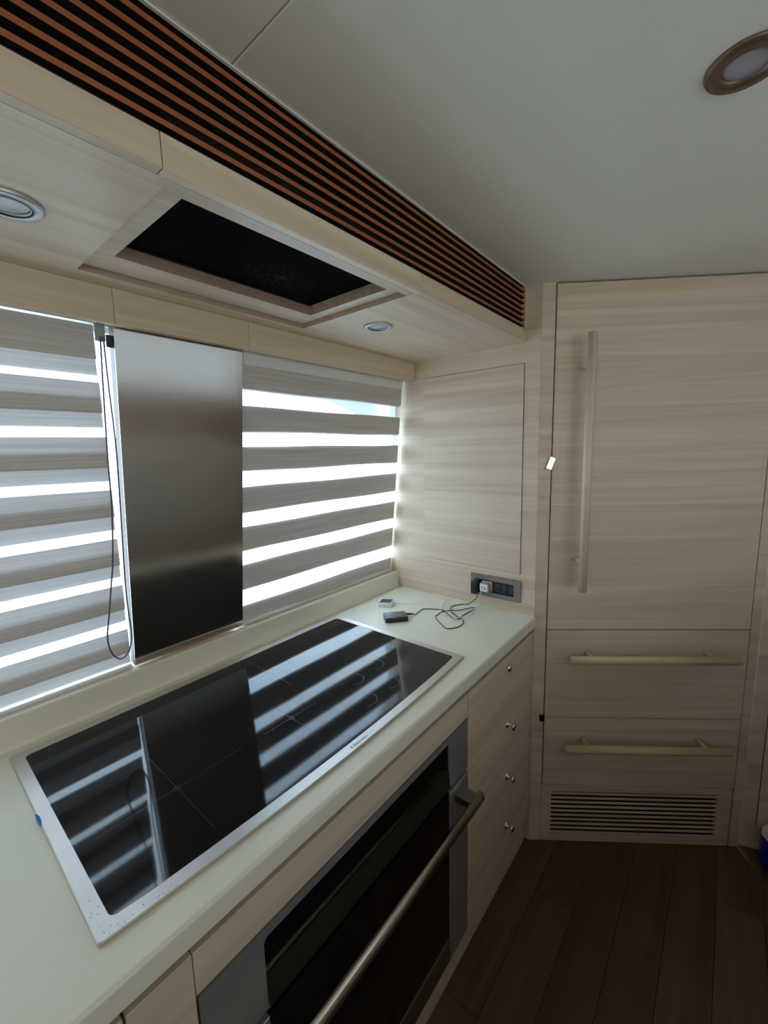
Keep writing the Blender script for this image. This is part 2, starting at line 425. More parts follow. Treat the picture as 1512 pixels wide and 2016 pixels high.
# ------------------------------------------------------------------ soffit
so = thing('overhead_soffit', 'pale wood soffit box running over the counter below the slatted vent', 'soffit', (-1.0, YS, ZS))
HX0, HX1 = -1.1425, -0.5979     # hood front
RX0, RX1, RY0, RY1 = -1.128, -0.607, -0.527, -0.160   # recess in the underside
bm = BM()
box(bm, WF, XL+0.01, RX0, YS+0.0165, YV, ZS, ZS+0.012)
box(bm, WF, RX1, -0.0005, YS+0.0165, YV, ZS, ZS+0.012)
box(bm, WF, RX0, RX1, RY1, YV, ZS, ZS+0.012)
box(bm, WF, RX0, RX1, YS+0.0165, RY1, ZS+0.06, ZS+0.07)
bm.normal_update()
for f in bm.faces:
    c_ = f.calc_center_median()
    if abs(f.normal.z) < 0.1 and RX0-0.001 < c_.x < RX1+0.001 and c_.y > YS+0.02 and c_.y < RY1+0.001: f.material_index = 1
obj('underside', bm, W_X, so, mats=[EDGE])
bm = BM()
for q in ((XL+0.01, HX0-0.0012), (HX1+0.0012, -0.0005)):
    box(bm, WF, q[0], q[1], YS, YS+0.016, ZS, 1.856, bev=0.0006)
fb = bm; obj('fascia', fb, W_X, so)

# ------------------------------------------------------------------ cooker hood in the soffit
ho = thing('cooker_hood', 'pull-down cooker hood with black filter set in the soffit over the hob', 'hood', (-0.87, YS, ZS))
obj('front_panel', B(WF, HX0, HX1, YS, YS+0.016, ZS-0.0006, 1.8562, bev=0.0006), W_X, ho)
FX0, FX1, FY0, FY1 = -1.091, -0.643, -0.487, -0.234
bm = BM(); ringprism(bm, WF, [(RX0+0.002, YS+0.0165), (RX1-0.002, YS+0.0165), (RX1-0.002, RY1-0.0025), (RX0+0.002, RY1-0.0025)],
                     [(FX0, FY0), (FX1, FY0), (FX1, FY1), (FX0, FY1)], ZS+0.011, ZS+0.034)
bm.normal_update()
for f in bm.faces:
    c_ = f.calc_center_median()
    if abs(f.normal.z) < 0.1 and FX0-0.001 < c_.x < FX1+0.001 and FY0-0.001 < c_.y < FY1+0.001: f.material_index = 1
obj('frame', bm, W_X, ho, mats=[EDGE])
obj('lip', B(WF, HX0+0.006, HX1-0.012, YS+0.0165, YS+0.034, ZS-0.0004, ZS+0.0105), W_X, ho)
bm = BM(); box(bm, WF, FX0-0.01, FX1+0.01, FY0-0.01, FY1+0.01, ZS+0.0345, ZS+0.040)
obj('filter', bm, FILTER, ho)
bm = BM(); rr = random.Random(5)
for _ in range(420):
    a = rr.random()*6.283; q = rr.random()**0.8
    x = -0.800+0.085*q*math.cos(a); y = -0.325+0.055*q*math.sin(a); d_ = 0.0009+rr.random()*0.0012
    vs = [bm.verts.new((x+d_*i, y+d_*j, ZS+0.0343)) for i, j in ((0, 0), (1, 0), (1, 1), (0, 1))]; bm.faces.new(vs)
o_ = obj('dust', bm, DUST, ho); o_['kind'] = 'stuff'
bm = BM(); box(bm, WF, FX0+0.002, FX1-0.002, FY1-0.007, FY1-0.003, ZS+0.0315, ZS+0.0345)
obj('filter_rim', bm, BLACKPL, ho)

# ------------------------------------------------------------------ slatted vent above the soffit
ve = thing('slatted_vent', 'long vent of seven orange teak slats between soffit and ceiling', 'vent', (-1.0, YS, 1.86))
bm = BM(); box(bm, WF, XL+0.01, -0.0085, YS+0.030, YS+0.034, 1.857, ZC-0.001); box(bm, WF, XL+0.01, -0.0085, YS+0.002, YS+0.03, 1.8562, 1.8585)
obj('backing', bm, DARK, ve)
for i in range(7):
    z = 1.8689 + i*0.01705
    bm = BM(); fs = box(bm, WF, XL+0.01, -0.0085, YS+0.0015, YS+0.016, z-0.0034, z+0.0034)
    bm.normal_update()
    for f in bm.faces: f.material_index = 0 if f.normal.y < -0.5 else 1  # all faces but the front coloured dark, standing in for gap shade
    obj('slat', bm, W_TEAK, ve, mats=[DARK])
obj('end_trim', B(WF, -0.008, -0.0008, YS-0.001, YS+0.034, 1.8562, ZC-0.001), W_V, ve)
obj('top_bead', B(WF, XL+0.01, -0.008, YS-0.0015, YS+0.003, ZC-0.0028, ZC-0.0004), CEIL, ve)

# ------------------------------------------------------------------ downlights
def downlight(c, R, label, ring, lens):
    t = thing('downlight', label, 'light', c, 'recessed downlights')
    bm = BM(); lathe(bm, c, (0, 0, -1), [(R, 0), (R, 0.0035), (R*0.97, 0.005), (R*0.70, 0.005), (R*0.68, 0.002), (R*0.66, 0.0005)], 48)
    obj('ring', bm, ring, t)
    bm = BM(); lathe(bm, c, (0, 0, -1), [(R*0.655, 0.0005), (R*0.65, 0.0038), (R*0.61, 0.0045), (R*0.60, 0.002)], 48)
    obj('inner_ring', bm, ring, t)
    bm = BM(); lathe(bm, c, (0, 0, -1), [(R*0.70, 0.0048), (R*0.695, 0.0054), (R*0.66, 0.0054), (R*0.655, 0.0040)], 48)
    obj('groove', bm, BLACKPL, t)
    bm = BM(); lathe(bm, c, (0, 0, -1), [(R*0.60, 0.0008), (R*0.55, 0.0022), (0, 0.0026)], 48)
    obj('lens', bm, lens, t)
RINGL = mat('silver_lamp_ring', srgb(190, 190, 194), 0.4, 0.6)
downlight((-0.478, -0.3220, ZS-0.0002), 0.0385, 'small silver downlight in the soffit underside right of the hood', RINGL, LENS)
downlight((-1.250, -0.3285, ZS-0.0002), 0.0400, 'silver downlight in the soffit left of the hood, cut by the photo edge', RINGL, LENS)

cl = thing('ceiling_downlight', 'round bronze-rimmed downlight in the ceiling at top right', 'light', (-0.585, -1.078, ZC))
c = (-0.583, -1.0745, ZC-0.0002); R = 0.048
bm = BM(); lathe(bm, c, (0, 0, -1), [(R, 0), (R, 0.002), (R*0.96, 0.005), (R*0.62, 0.006), (R*0.58, 0.001)], 48)
obj('ring', bm, mat('bronze_lamp_ring', srgb(120, 100, 84), 0.4, 0.7), cl)
bm = BM(); lathe(bm, c, (0, 0, -1), [(R*0.585, 0.0008), (R*0.5, 0.0025), (0, 0.003)], 48)
obj('lens', bm, mat('grey_lamp_lens', srgb(160, 160, 170), 0.15), cl)

# ------------------------------------------------------------------ countertop and upstand
ct = thing('countertop', 'cream solid-surface countertop with upstand along the window', 'countertop', (-1.2, -0.3, ZT-TT))
bm = BM(); ringprism(bm, WF, [(-2.4, -0.6066), (-0.0005, -0.6066), (-0.0005, 0.0), (-2.4, 0.0)],
                     [(-1.296, -0.542), (-0.420, -0.542), (-0.420, -0.044), (-1.296, -0.044)], ZT-TT, ZT)
es = [e for e in bm.edges if all(v.co.y < -0.6 for v in e.verts) and abs(e.verts[0].co.z-e.verts[1].co.z) < 1e-5 and e.verts[0].co.z > ZT-0.001 and abs(e.verts[0].co.x-e.verts[1].co.x) > 0.5]
bmesh.ops.bevel(bm, geom=es, offset=0.006, segments=4, affect='EDGES', profile=0.5)
obj('slab', bm, COUNTER, ct, smooth=False)
bm = BM(); box(bm, WF, -2.4, -0.0005, 0.0, 0.009, ZT-TT, 0.9576)
es = [e for e in bm.edges if all(v.co.z > 0.957 and v.co.y < 0.001 for v in e.verts)]
bmesh.ops.bevel(bm, geom=es, offset=0.003, segments=3, affect='EDGES')
obj('upstand', bm, COUNTER, ct)
bm = BM(); prism(bm, Fr((0, 0, 0), (0, 1, 0), (0, 0, 1), (1, 0, 0)), [(0, ZT), (-0.008, ZT), (-0.003, ZT+0.002), (0, ZT+0.008)], -2.4, -0.0005)
obj('cove', bm, COUNTER, ct)
tr = struct('trim_1', B(WF, -2.4, -0.0005, 0.0095, 0.052, 0.93, 0.9545), W_X)

# ------------------------------------------------------------------ steel splash panel
PX0, PX1 = -1.0483, -0.7442
sp = thing('splash_panel', 'tall brushed steel splash panel standing between the two blinds', 'panel', WNF.p(-0.9, 0.0, 0))
obj('sheet', B(WNF, PX0, PX1, 0.0, 0.80, -0.002, 0.0), STEEL_P, sp)
bm = BM(); box(bm, WNF, PX0, PX0+0.0015, 0.0, 0.80, -0.028, -0.002); box(bm, WNF, PX1-0.0015, PX1, 0.0, 0.80, -0.028, -0.002)
obj('flange', bm, FLANGE, sp)

# ------------------------------------------------------------------ zebra blinds
def blind(name, label, x0, x1t, x1b, x0t, front, rear, sheertop, bottom, headbox):
    """front / rear: lists of (top, bottom) of opaque stripes up the window plane"""
    t = thing(name, label, 'blind', WNF.p((x0+x1b)/2, 0, -0.012), 'zebra blinds over the counter')
    H = 0.80
    xr = lambda u: x1b + (x1t-x1b)*u/H
    xl = lambda u: x0 + (x0t-x0)*u/H
    def strip(nm, u1, u0, w, m):
        bm = BM(); n = 14
        def q(a, uu, ww): 
            x = xl(uu)+(xr(uu)-xl(uu))*a
            return WNF.p(x, uu + 0.0012*math.sin(a*9+uu*30), ww)
        top = [bm.verts.new(q(i/n, u1, w)) for i in range(n+1)]; bot = [bm.verts.new(q(i/n, u0, w)) for i in range(n+1)]
        for i in range(n): bm.faces.new((bot[i], bot[i+1], top[i+1], top[i]))
        return obj(nm, bm, m, t)
    for lay, w in ((front, -0.010), (rear, -0.016)):
        cur = sheertop
        for a, b_ in lay:
            if cur - a > 0.002: strip('sheer_stripe', cur, a, w, SHEER)
            strip('opaque_stripe', a, b_, w, CLOTH); cur = b_
        if cur - bottom > 0.003: strip('sheer_stripe', cur, bottom, w, SHEER)
    obj('bottom_rail', B(WNF, x0, x1b, -0.010, 0.003, -0.022, -0.006, bev=0.002), WHITE, t)
    obj('headbox', B(WNF, x0t, x1t, headbox, 0.845, -0.026, -0.006, bev=0.003), WHITE, t)
    return t
fr = [(0.7708, 0.7032), (0.6566, 0.5886), (0.5452, 0.4767), (0.4285, 0.3554), (0.3097, 0.2365), (0.1919, 0.1130), (0.0575, 0.003)]
blind('zebra_blind', 'right zebra blind with taupe stripes between steel panel and end wall', -0.738, -0.026, -0.003, -0.738,
      fr, [(a-0.003, b_-0.004) for a, b_ in fr[:-1]]+[(0.0545, 0.003)], 0.773, 0.003, 0.766)
A_ = []; B_ = []
for k in range(6):
    t0 = 0.6835 - 0.1163*k
    A_.append((t0, t0-0.0650)); B_.append((t0-0.0318, t0-0.0318-0.0650))
A_ = [(0.795, 0.7300)] + A_; B_ = [(0.795, 0.6975)] + B_
A_ = [(a, max(b_, 0.003)) for a, b_ in A_ if a > 0.01]; B_ = [(a, max(b_, 0.003)) for a, b_ in B_ if a > 0.01]
A_[-1] = A_[-1]; 
lb = blind('zebra_blind', 'left zebra blind with closer ribbed stripes at the left photo edge', -2.25, -1.083, -1.053, -2.25, A_, B_, 0.80, 0.003, 0.80)

# cord loop and bracket of the left blind
bm = BM(); box(bm, WNF, -1.081, -1.066, 0.765, 0.815, -0.012, 0.006, bev=0.002)
obj('end_bracket', bm, GREYPL, lb)
cp = [(-1.078, -0.083, 1.7230), (-1.0825, -0.080, 1.6228), (-1.0893, -0.080, 1.479), (-1.093, -0.080, 1.3714), (-1.1025, -0.080, 1.2619), (-1.1111, -0.080, 1.2075),
      (-1.124, -0.080, 1.1312), (-1.1298, -0.080, 1.0986), (-1.1299, -0.080, 1.0753), (-1.1245, -0.080, 1.052), (-1.1131, -0.080, 1.0366), (-1.1008, -0.080, 1.0375),
      (-1.0898, -0.080, 1.0537), (-1.0844, -0.080, 1.0758), (-1.0835, -0.080, 1.1056), (-1.0845, -0.080, 1.1357), (-1.0839, -0.080, 1.2118), (-1.0722, -0.080, 1.4785), (-1.0722, -0.080, 1.6238), (-1.0727, -0.083, 1.7249)]
bm = BM(); tube(bm, smoothpts(cp, 5), 0.0016, 6)
tag(obj('blind_cord', bm, CORDM, origin=(-1.08, -0.08, 1.72)), 'grey loop of cord hanging beside the left blind', 'cord')
bm = BM(); box(bm, WNF, PX0-0.012, PX0-0.0002, 0.757, 0.782, -0.024, -0.008, bev=0.002)
tag(obj('panel_clip', bm, BLACKPL, origin=WNF.p(PX0, 0.76, -0.01)), 'small dark clip at the upper left edge of the steel panel', 'clip')

# ------------------------------------------------------------------ induction hob
hb = thing('induction_hob', 'wide black glass induction hob with brushed steel rim', 'hob', (-0.858, -0.29, ZT))
X0, X1, Y0, Y1 = -1.3082, -0.4082, -0.5499, -0.0318
SAG = 0.0150; NB = 24
def bow(x, x0, x1): 
    t = (x-(x0+x1)/2)/((x1-x0)/2); return -SAG*(1-t*t)
def hobloop(x0, x1, y0, y1, r):
    o = []
    n = 5
    for cx, cy, a0 in ((x1-r, y1-r, 0), (x0+r, y1-r, 90)):
        for k in range(n+1):
            a = math.radians(a0+90*k/n); o.append((cx+r*math.cos(a), cy+r*math.sin(a)))
    for cx, cy, a0 in ((x0+r, y0+r, 180),):
        for k in range(n+1):
            a = math.radians(a0+90*k/n); o.append((cx+r*math.cos(a), cy+r*math.sin(a)))
    for k in range(1, NB):
        x = x0+r+(x1-x0-2*r)*k/NB; o.append((x, y0+bow(x, X0, X1)+0*r))
    for k in range(n+1):
        a = math.radians(270+90*k/n); o.append((x1-r+r*math.cos(a), y0+r+r*math.sin(a)))
    return o
ol = hobloop(X0, X1, Y0, Y1, 0.005); il = hobloop(X0+0.0204, X1-0.0223, Y0+0.0221, Y1-0.0241, 0.010)
def insetloop(pl, d):
    cx, cy = (X0+X1)/2, (Y0+Y1)/2
    return [(cx+(x-cx)*(1-d/0.45), cy+(y-cy)*(1-d/0.26)) for x, y in pl]
bm = BM(); n = len(ol)
loops = [(ol, ZT), (ol, ZT+0.0045), (insetloop(ol, 0.0015), ZT+0.006), (il, ZT+0.006), (il, ZT+0.0045)]
vs = [[bm.verts.new((x, y, z)) for x, y in pl] for pl, z in loops]
for A, B2 in zip(vs, vs[1:]):
    for i in range(n): bm.faces.new((A[i], A[(i+1) % n], B2[(i+1) % n], B2[i]))
obj('rim', bm, STEEL_X, hb)
bm = BM(); prism(bm, WF, insetloop(il, -0.001), ZT+0.003, ZT+0.0054)
gl = obj('glass', bm, BLACKGLASS, hb)
zp = ZT+0.00545
def dline(bm, a, b_, wd, gap=None):
    a, b_ = Vector((*a, 0)), Vector((*b_, 0)); d = (b_-a).normalized(); s = Vector((-d.y, d.x, 0))*wd/2
    vs = [bm.verts.new((q.x, q.y, zp)) for q in (a-s, b_-s, b_+s, a+s)]; bm.faces.new(vs)
def ringm(bm, c, r, wd, a0=0, a1=360, n=40):
    pr = None
    for k in range(n+1):
        a = math.radians(a0+(a1-a0)*k/n)
        cur = [bm.verts.new((c[0]+q*math.cos(a), c[1]+q*math.sin(a), zp)) for q in (r-wd/2, r+wd/2)]
        if pr: bm.faces.new((pr[0], pr[1], cur[1], cur[0]))
        pr = cur
def zone(c, lx, ly):
    bm = BM(); g = 0.006
    dline(bm, (c[0]-lx, c[1]), (c[0]-g, c[1]), 0.0006); dline(bm, (c[0]+g, c[1]), (c[0]+lx, c[1]), 0.0006)
    dline(bm, (c[0], c[1]-ly), (c[0], c[1]-g), 0.0006); dline(bm, (c[0], c[1]+g), (c[0], c[1]+ly), 0.0006)
    ringm(bm, c, 0.0055, 0.0009); ringm(bm, c, 0.0020, 0.0007)
    obj('zone_mark', bm, PRINT, gl)
zone((-1.1366, -0.3795), 0.130, 0.130); zone((-1.0275, -0.1600), 0.075, 0.078)
zone((-0.800, -0.181), 0.093, 0.085); zone((-0.887, -0.382), 0.069, 0.070)
for c in ((-0.7325, -0.4683), (-0.6425, -0.4650), (-0.6849, -0.3819), (-0.5949, -0.3755)):
    bm = BM(); ringm(bm, c, 0.0255, 0.0008, -140, 100); ringm(bm, c, 0.0235, 0.0004, -60, 40)
    obj('dial_mark', bm, PRINT, gl)
bm = BM()
for i in range(5):
    for k in range(2): dline(bm, (-0.52+0.018*i, -0.40-0.022*k), (-0.512+0.018*i, -0.40-0.022*k), 0.0022)
for i in range(9): dline(bm, (-1.258+0.0065*i, -0.0925), (-1.254+0.0065*i, -0.0925), 0.0018)
cm_ = obj('control_mark', bm, INK, gl); cm_['kind'] = 'stuff'
# lettering on the rim
def text(body, size, loc, rot, m, parent, name='lettering', depth=0.0001):
    cu = bpy.data.curves.new(name, 'FONT'); cu.body = body; cu.size = size; cu.extrude = depth
    tmp = bpy.data.objects.new(name, cu); me = bpy.data.meshes.new_from_object(tmp)
    bpy.data.objects.remove(tmp); bpy.data.curves.remove(cu)
    root = parent
    while root.parent: root = root.parent
    me.materials.append(m)
    me.transform(Matrix.Translation(Vector(loc)-Vector(root['_o'])) @ rot.to_4x4())
    o = bpy.data.objects.new(name, me); C.objects.link(o); o.parent = parent; return o
text('Electrolux', 0.0095, (-0.8675, -0.5575, ZT+0.0061), Matrix.Identity(3), INK, hb)
zp = ZT+0.00615
bm = BM(); ringm(bm, (-0.8735, -0.5546), 0.0032, 0.0008, 20, 160); ringm(bm, (-0.8735, -0.5546), 0.0032, 0.0008, 200, 340)
dline(bm, (-0.8758, -0.5569), (-0.8712, -0.5523), 0.0007); dline(bm, (-0.8758, -0.5523), (-0.8712, -0.5569), 0.0007)
obj('emblem', bm, INK, hb)
bm = BM()
rr = random.Random(3)
for _ in range(26):
    x = X0+0.004+abs(rr.gauss(0, 0.06)); yy = Y0+0.003+bow(x, X0, X1)+abs(rr.gauss(0, 0.006)) if rr.random() < 0.6 else Y0+abs(rr.gauss(0, 0.06))
    if yy > Y0+0.022: x = X0+0.002+rr.random()*0.016
    a = rr.random()*3; L_ = 0.0006+rr.random()*0.0018
    dline(bm, (x, yy), (x+L_*math.cos(a), yy+L_*math.sin(a)), 0.0008)
sc = obj('scratches', bm, INK, hb); sc['kind'] = 'stuff'
bm = BM(); prism(bm, WF, [(-1.3095, -0.249), (-1.3068, -0.251), (-1.3050, -0.262), (-1.3058, -0.276), (-1.3088, -0.286), (-1.3100, -0.282), (-1.3104, -0.262)], ZT+0.0061, ZT+0.0066)
tag(obj('tape_scrap', bm, BLUETAPE, origin=(-1.307, -0.268, ZT+0.0061)), 'tiny scrap of blue tape on the left rim of the hob', 'tape')

# ------------------------------------------------------------------ base cabinets
ZL = 0.8325        # top of the fronts
OX_0, OX_1 = -1.2235, -0.4755
def knob(parent, x, z, flat=False):
    bm = BM(); K = 1.45
    if flat: lathe(bm, (x, YD, z), (0, -1, 0), [(a*K, b_*K) for a, b_ in ((0.0085, 0), (0.0092, 0.002), (0.008, 0.005), (0.004, 0.0065), (0, 0.007))], 24)
    else: lathe(bm, (x, YD, z), (0, -1, 0), [(a*K, b_*1.1) for a, b_ in ((0.0085, 0), (0.0088, 0.002), (0.0045, 0.004), (0.0032, 0.010), (0.0045, 0.015), (0.0085, 0.018), (0.0088, 0.021), (0.006, 0.024), (0, 0.025))], 24)
    return obj('knob', bm, CHROME, parent)
du = thing('drawer_unit', 'pale wood four-drawer base unit with chrome knobs right of the oven', 'drawers', (-0.24, -0.59, 0.0))
bm = BM(); box(bm, WF, OX_1+0.002, -0.002, -0.578, -0.02, 0.005, ZL-0.006)
obj('carcass', bm, GROOVE, du)
obj('filler', B(WF, -0.0225, -0.0012, YD, YD+0.018, 0.100, ZL, bev=0.001), W_X, du)
zs = [ZL, 0.6935, 0.5030, 0.3190, 0.1005]
kz = [0.790, 0.596, 0.410, 0.228]
for i in range(4):
    d = obj('drawer', B(WF, OX_1+0.0012, -0.0235, YD, YD+0.018, zs[i+1]+0.0003, zs[i]-0.0002), W_X, du)
    knob(d, -0.211, kz[i], i == 0)
obj('plinth', B(WF, OX_1+0.001, -0.012, -0.5862, -0.574, 0.0005, 0.099), W_X, du)
cr_ = thing('counter_rail', 'brown recessed rail right under the countertop front edge', 'rail', (-1.0, -0.58, ZL))
obj('rail', B(WF, -2.38, -0.002, -0.584, -0.56, ZL-0.004, ZT-TT-0.0002), GROOVE, cr_)

# oven housing and left cabinet
oh = thing('oven_housing', 'pale wood fascia panel above and below the built-in oven', 'cabinet', (-0.85, -0.59, 0.0))
obj('top_rail', B(WF, OX_0+0.0008, OX_1-0.0006, YD, YD+0.018, 0.766, ZL, bev=0.0006), W_X, oh)
obj('bottom_rail', B(WF, OX_0+0.0008, OX_1-0.0006, YD+0.010, YD+0.018, 0.0505, 0.0890, bev=0.0006), W_X, oh)
obj('plinth', B(WF, OX_0, OX_1, -0.5862, -0.574, 0.0005, 0.050), W_X, oh)
lc = thing('base_cabinet', 'pale wood base cabinet left of the oven at the bottom photo edge', 'cabinet', (-1.27, -0.59, 0.0))
obj('front_panel', B(WF, -1.3015, OX_0-0.0004, YD, YD+0.018, 0.100, ZL, bev=0.0006), W_X, lc)
obj('door', B(WF, -1.90, -1.3045, YD, YD+0.018, 0.100, ZL, bev=0.002), W_X, lc)
bm = BM(); box(bm, WF, -1.90, OX_0-0.002, -0.578, -0.02, 0.1, ZL-0.006)
obj('carcass', bm, DARK, lc)
obj('plinth', B(WF, -1.90, OX_0-0.001, -0.5862, -0.574, 0.0005, 0.099), W_X, lc)

# ------------------------------------------------------------------ oven
ov = thing('built_in_oven', 'built-in steel and black glass oven with a long bar handle', 'oven', (-0.85, -0.58, 0.09))
OF = Fr((0, 0, 0), (1, 0, 0), (0, 0, 1), (0, -1, 0))      # u = x, v = z, w = towards the room
obj('body', B(OF, OX_0+0.004, OX_1-0.004, 0.092, 0.758, 0.03, 0.578), DARK, ov)
GX0, GX1 = -1.120, -0.573
bm = BM()
o_ = rrect(OX_0+0.003, OX_1-0.003, 0.6165, 0.760, 0.0015, 5); i_ = rrect(GX0, GX1, 0.6215, 0.7435, 0.010, 5)
ringprism(bm, OF, o_, i_, 0.579, 0.597)
obj('control_frame', bm, STEEL_O, ov)
obj('control_glass', B(OF, GX0-0.002, GX1+0.002, 0.6185, 0.745, 0.580, 0.594), OVENGLASS, ov)
bm = BM(); prism(bm, Fr((0, 0, 0), (0, -1, 0), (0, 0, 1), (1, 0, 0)), [(0.5945, 0.6225), (0.6015, 0.6225), (0.5955, 0.676), (0.5945, 0.676)], GX0+0.001, GX1-0.001)
obj('fascia_strip', bm, GREENBLACK, ov)
dr = obj('oven_door', B(OF, GX0-0.002, GX1+0.002, 0.100, 0.6035, 0.580, 0.5965), OVENGLASS, ov)
for a, b_ in ((OX_0+0.003, GX0), (GX1, OX_1-0.003)):
    obj('side_column', B(OF, a, b_, 0.098, 0.604, 0.580, 0.599, bev=0.001), STEEL_O, dr)
obj('kick_strip', B(OF, GX0+0.0005, GX1-0.0005, 0.098, 0.166, 0.5966, 0.599), STEEL_D, dr)
hd = BM()
# flattened bar, rounded front
prof = []
for k in range(16):
    a = 2*math.pi*k/16; prof.append((0.652+0.0105*math.cos(a), 0.578+0.0155*math.sin(a)))
prism(hd, Fr((0, 0, 0), (0, -1, 0), (0, 0, 1), (1, 0, 0)), prof, -1.196, -0.505)
for f in hd.faces:
    if len(f.verts) == 4: f.smooth = True
hdl = obj('handle', hd, NICKEL, dr)
for a, b_ in ((-0.553, -0.513), (-1.188, -1.148)):
    obj('handle_bracket', B(OF, a, b_, 0.569, 0.589, 0.599, 0.645, bev=0.001), STEEL_D, hdl)

# ------------------------------------------------------------------ access panel in the end wall
bm = BM()
EF = Fr((0, 0, 0), (0, -1, 0), (0, 0, 1), (-1, 0, 0))     # u = -y, v = z, w = into the room
po = [(0.1435, 1.0395), (0.5479, 1.0325), (0.5479, 1.7523), (0.1435, 1.7523)]
pc = (0.345, 1.39)
sh = lambda P, k: [(pc[0]+(u-pc[0])*(1-k/0.2), pc[1]+(v-pc[1])*(1-k/0.36)) for u, v in P]
ap = thing('access_panel', 'large flush wood access panel in the end wall above the outlet', 'panel', (0, -0.345, 1.036))
bm = BM(); prism(bm, EF, po, 0.0002, 0.0008); obj('shadow_gap', bm, DARK, ap)
bm = BM(); prism(bm, EF, sh(po, 0.0013), 0.0003, 0.0026); obj('board', bm, W_Y, ap)

# ------------------------------------------------------------------ power outlet
pt_ = thing('power_outlet', 'steel framed black socket and switch plate on the end wall', 'outlet', (0, -0.455, 0.93))
bm = BM(); ringprism(bm, EF, rrect(0.3565, 0.5515, 0.9295, 1.0105, 0.002, 3), rrect(0.3775, 0.5265, 0.9465, 0.9915, 0.002, 3), 0.0004, 0.006)
obj('frame', bm, STEEL_D, pt_)
obj('insert', B(EF, 0.376, 0.528, 0.945, 0.993, 0.0004, 0.0022), BLACKPL, pt_)
for a, b_ in ((0.452, 0.476), (0.4775, 0.502), (0.5035, 0.526)):
    obj('switch', B(EF, a, b_, 0.950, 0.985, 0.0022, 0.0042, bev=0.0008), NAVYPL, pt_)
for a in (0.456, 0.480):
    obj('switch_print', B(EF, a, a+0.014, 0.9785, 0.981, 0.0042, 0.0044), PRINT, pt_)

# black plug-in adapter and white-and-tan usb charger
bm = BM(); box(bm, EF, 0.372, 0.398, 0.9385, 0.990, 0.0025, 0.040, bev=0.007, seg=3)
tag(obj('plug_adapter', bm, BLACKPL, origin=(0, -0.385, 0.94)), 'black plug-in adapter in the left socket on the end wall', 'adapter')
ch = thing('usb_charger', 'white and tan usb wall charger plugged beside the black adapter', 'charger', (-0.01, -0.425, 0.965))
obj('body', B(EF, 0.404, 0.442, 0.952, 0.986, 0.007, 0.0300, bev=0.005, seg=3), GOLDPL, ch)
obj('front', B(EF, 0.4075, 0.4385, 0.9550, 0.983, 0.0302, 0.0335, bev=0.0015), WHITEPL, ch)
obj('collar', B(EF, 0.4035, 0.4430, 0.951, 0.987, 0.0026, 0.0068, bev=0.001), WHITEPL, ch)
obj('port', B(EF, 0.4265, 0.4295, 0.9625, 0.9725, 0.0335, 0.0338), BLACKPL, ch)
obj('port', B(EF, 0.4140, 0.4200, 0.9610, 0.9740, 0.0335, 0.0337), GREYPL, ch)

# ------------------------------------------------------------------ gadgets on the counter
def quadbox(bm, q, z0, z1, bev, seg=3):
    lo = [bm.verts.new((x, y, z0)) for x, y in q]; hi = [bm.verts.new((x, y, z1)) for x, y in q]
    fs = [bm.faces.new(list(reversed(lo))), bm.faces.new(hi)]+[bm.faces.new((lo[i], lo[(i+1) % 4], hi[(i+1) % 4], hi[i])) for i in range(4)]
    ver = [e for e in bm.edges if abs(e.verts[0].co.z-e.verts[1].co.z) > 1e-5]
    bmesh.ops.bevel(bm, geom=ver, offset=bev, segments=seg, affect='EDGES', profile=0.5)
    top = [e for e in bm.edges if all(abs(v.co.z-z1) < 1e-6 for v in e.verts) and len(e.link_faces) == 2]
    bmesh.ops.bevel(bm, geom=top, offset=0.0012, segments=2, affect='EDGES', profile=0.5)
wb = thing('gadget_box', 'small white square gadget with dark top near the upstand', 'gadget', (-0.211, -0.105, ZT))
wq = [(-0.2475, -0.0930), (-0.2055, -0.0755), (-0.1805, -0.1190), (-0.2215, -0.1385)]
bm = BM(); quadbox(bm, wq, ZT+0.0002, ZT+0.0155, 0.004); obj('case', bm, WHITEPL, wb)
cx, cy = -0.2138, -0.1065
iq = [(cx+(x-cx)*0.86, cy+(y-cy)*0.84) for x, y in wq]
bm = BM(); prism(bm, WF, iq, ZT+0.0154, ZT+0.0158); obj('top_plate', bm, NAVYPL, wb)
bb = thing('gadget_box', 'flat black rectangular gadget with silver logo, nearest the hob', 'gadget', (-0.30, -0.22, ZT))
bq = [(-0.3526, -0.2161), (-0.2925, -0.2695), (-0.2544, -0.2257), (-0.3116, -0.1709)]
bm = BM(); quadbox(bm, bq, ZT+0.0002, ZT+0.0150, 0.006); obj('case', bm, BLACKPL, bb)
bq2 = [(-0.3026+(x+0.3026)*0.95, -0.2208+(y+0.2208)*0.95) for x, y in bq]
bm = BM(); quadbox(bm, bq2, ZT+0.0151, ZT+0.0162, 0.005); obj('lid', bm, NAVYPL, bb)
bm = BM()
d1 = Vector((0.0601, -0.0534, 0)).normalized(); d2 = Vector((0.0381, 0.0438, 0)).normalized()
c0 = Vector((-0.2990, -0.2330, ZT+0.0163))
vs = [bm.verts.new(c0+d1*a+d2*b_) for a, b_ in ((-0.010, -0.0018), (0.010, -0.0018), (0.010, 0.0018), (-0.010, 0.0018))]; bm.faces.new(vs)
obj('logo', bm, RINGL, bb)

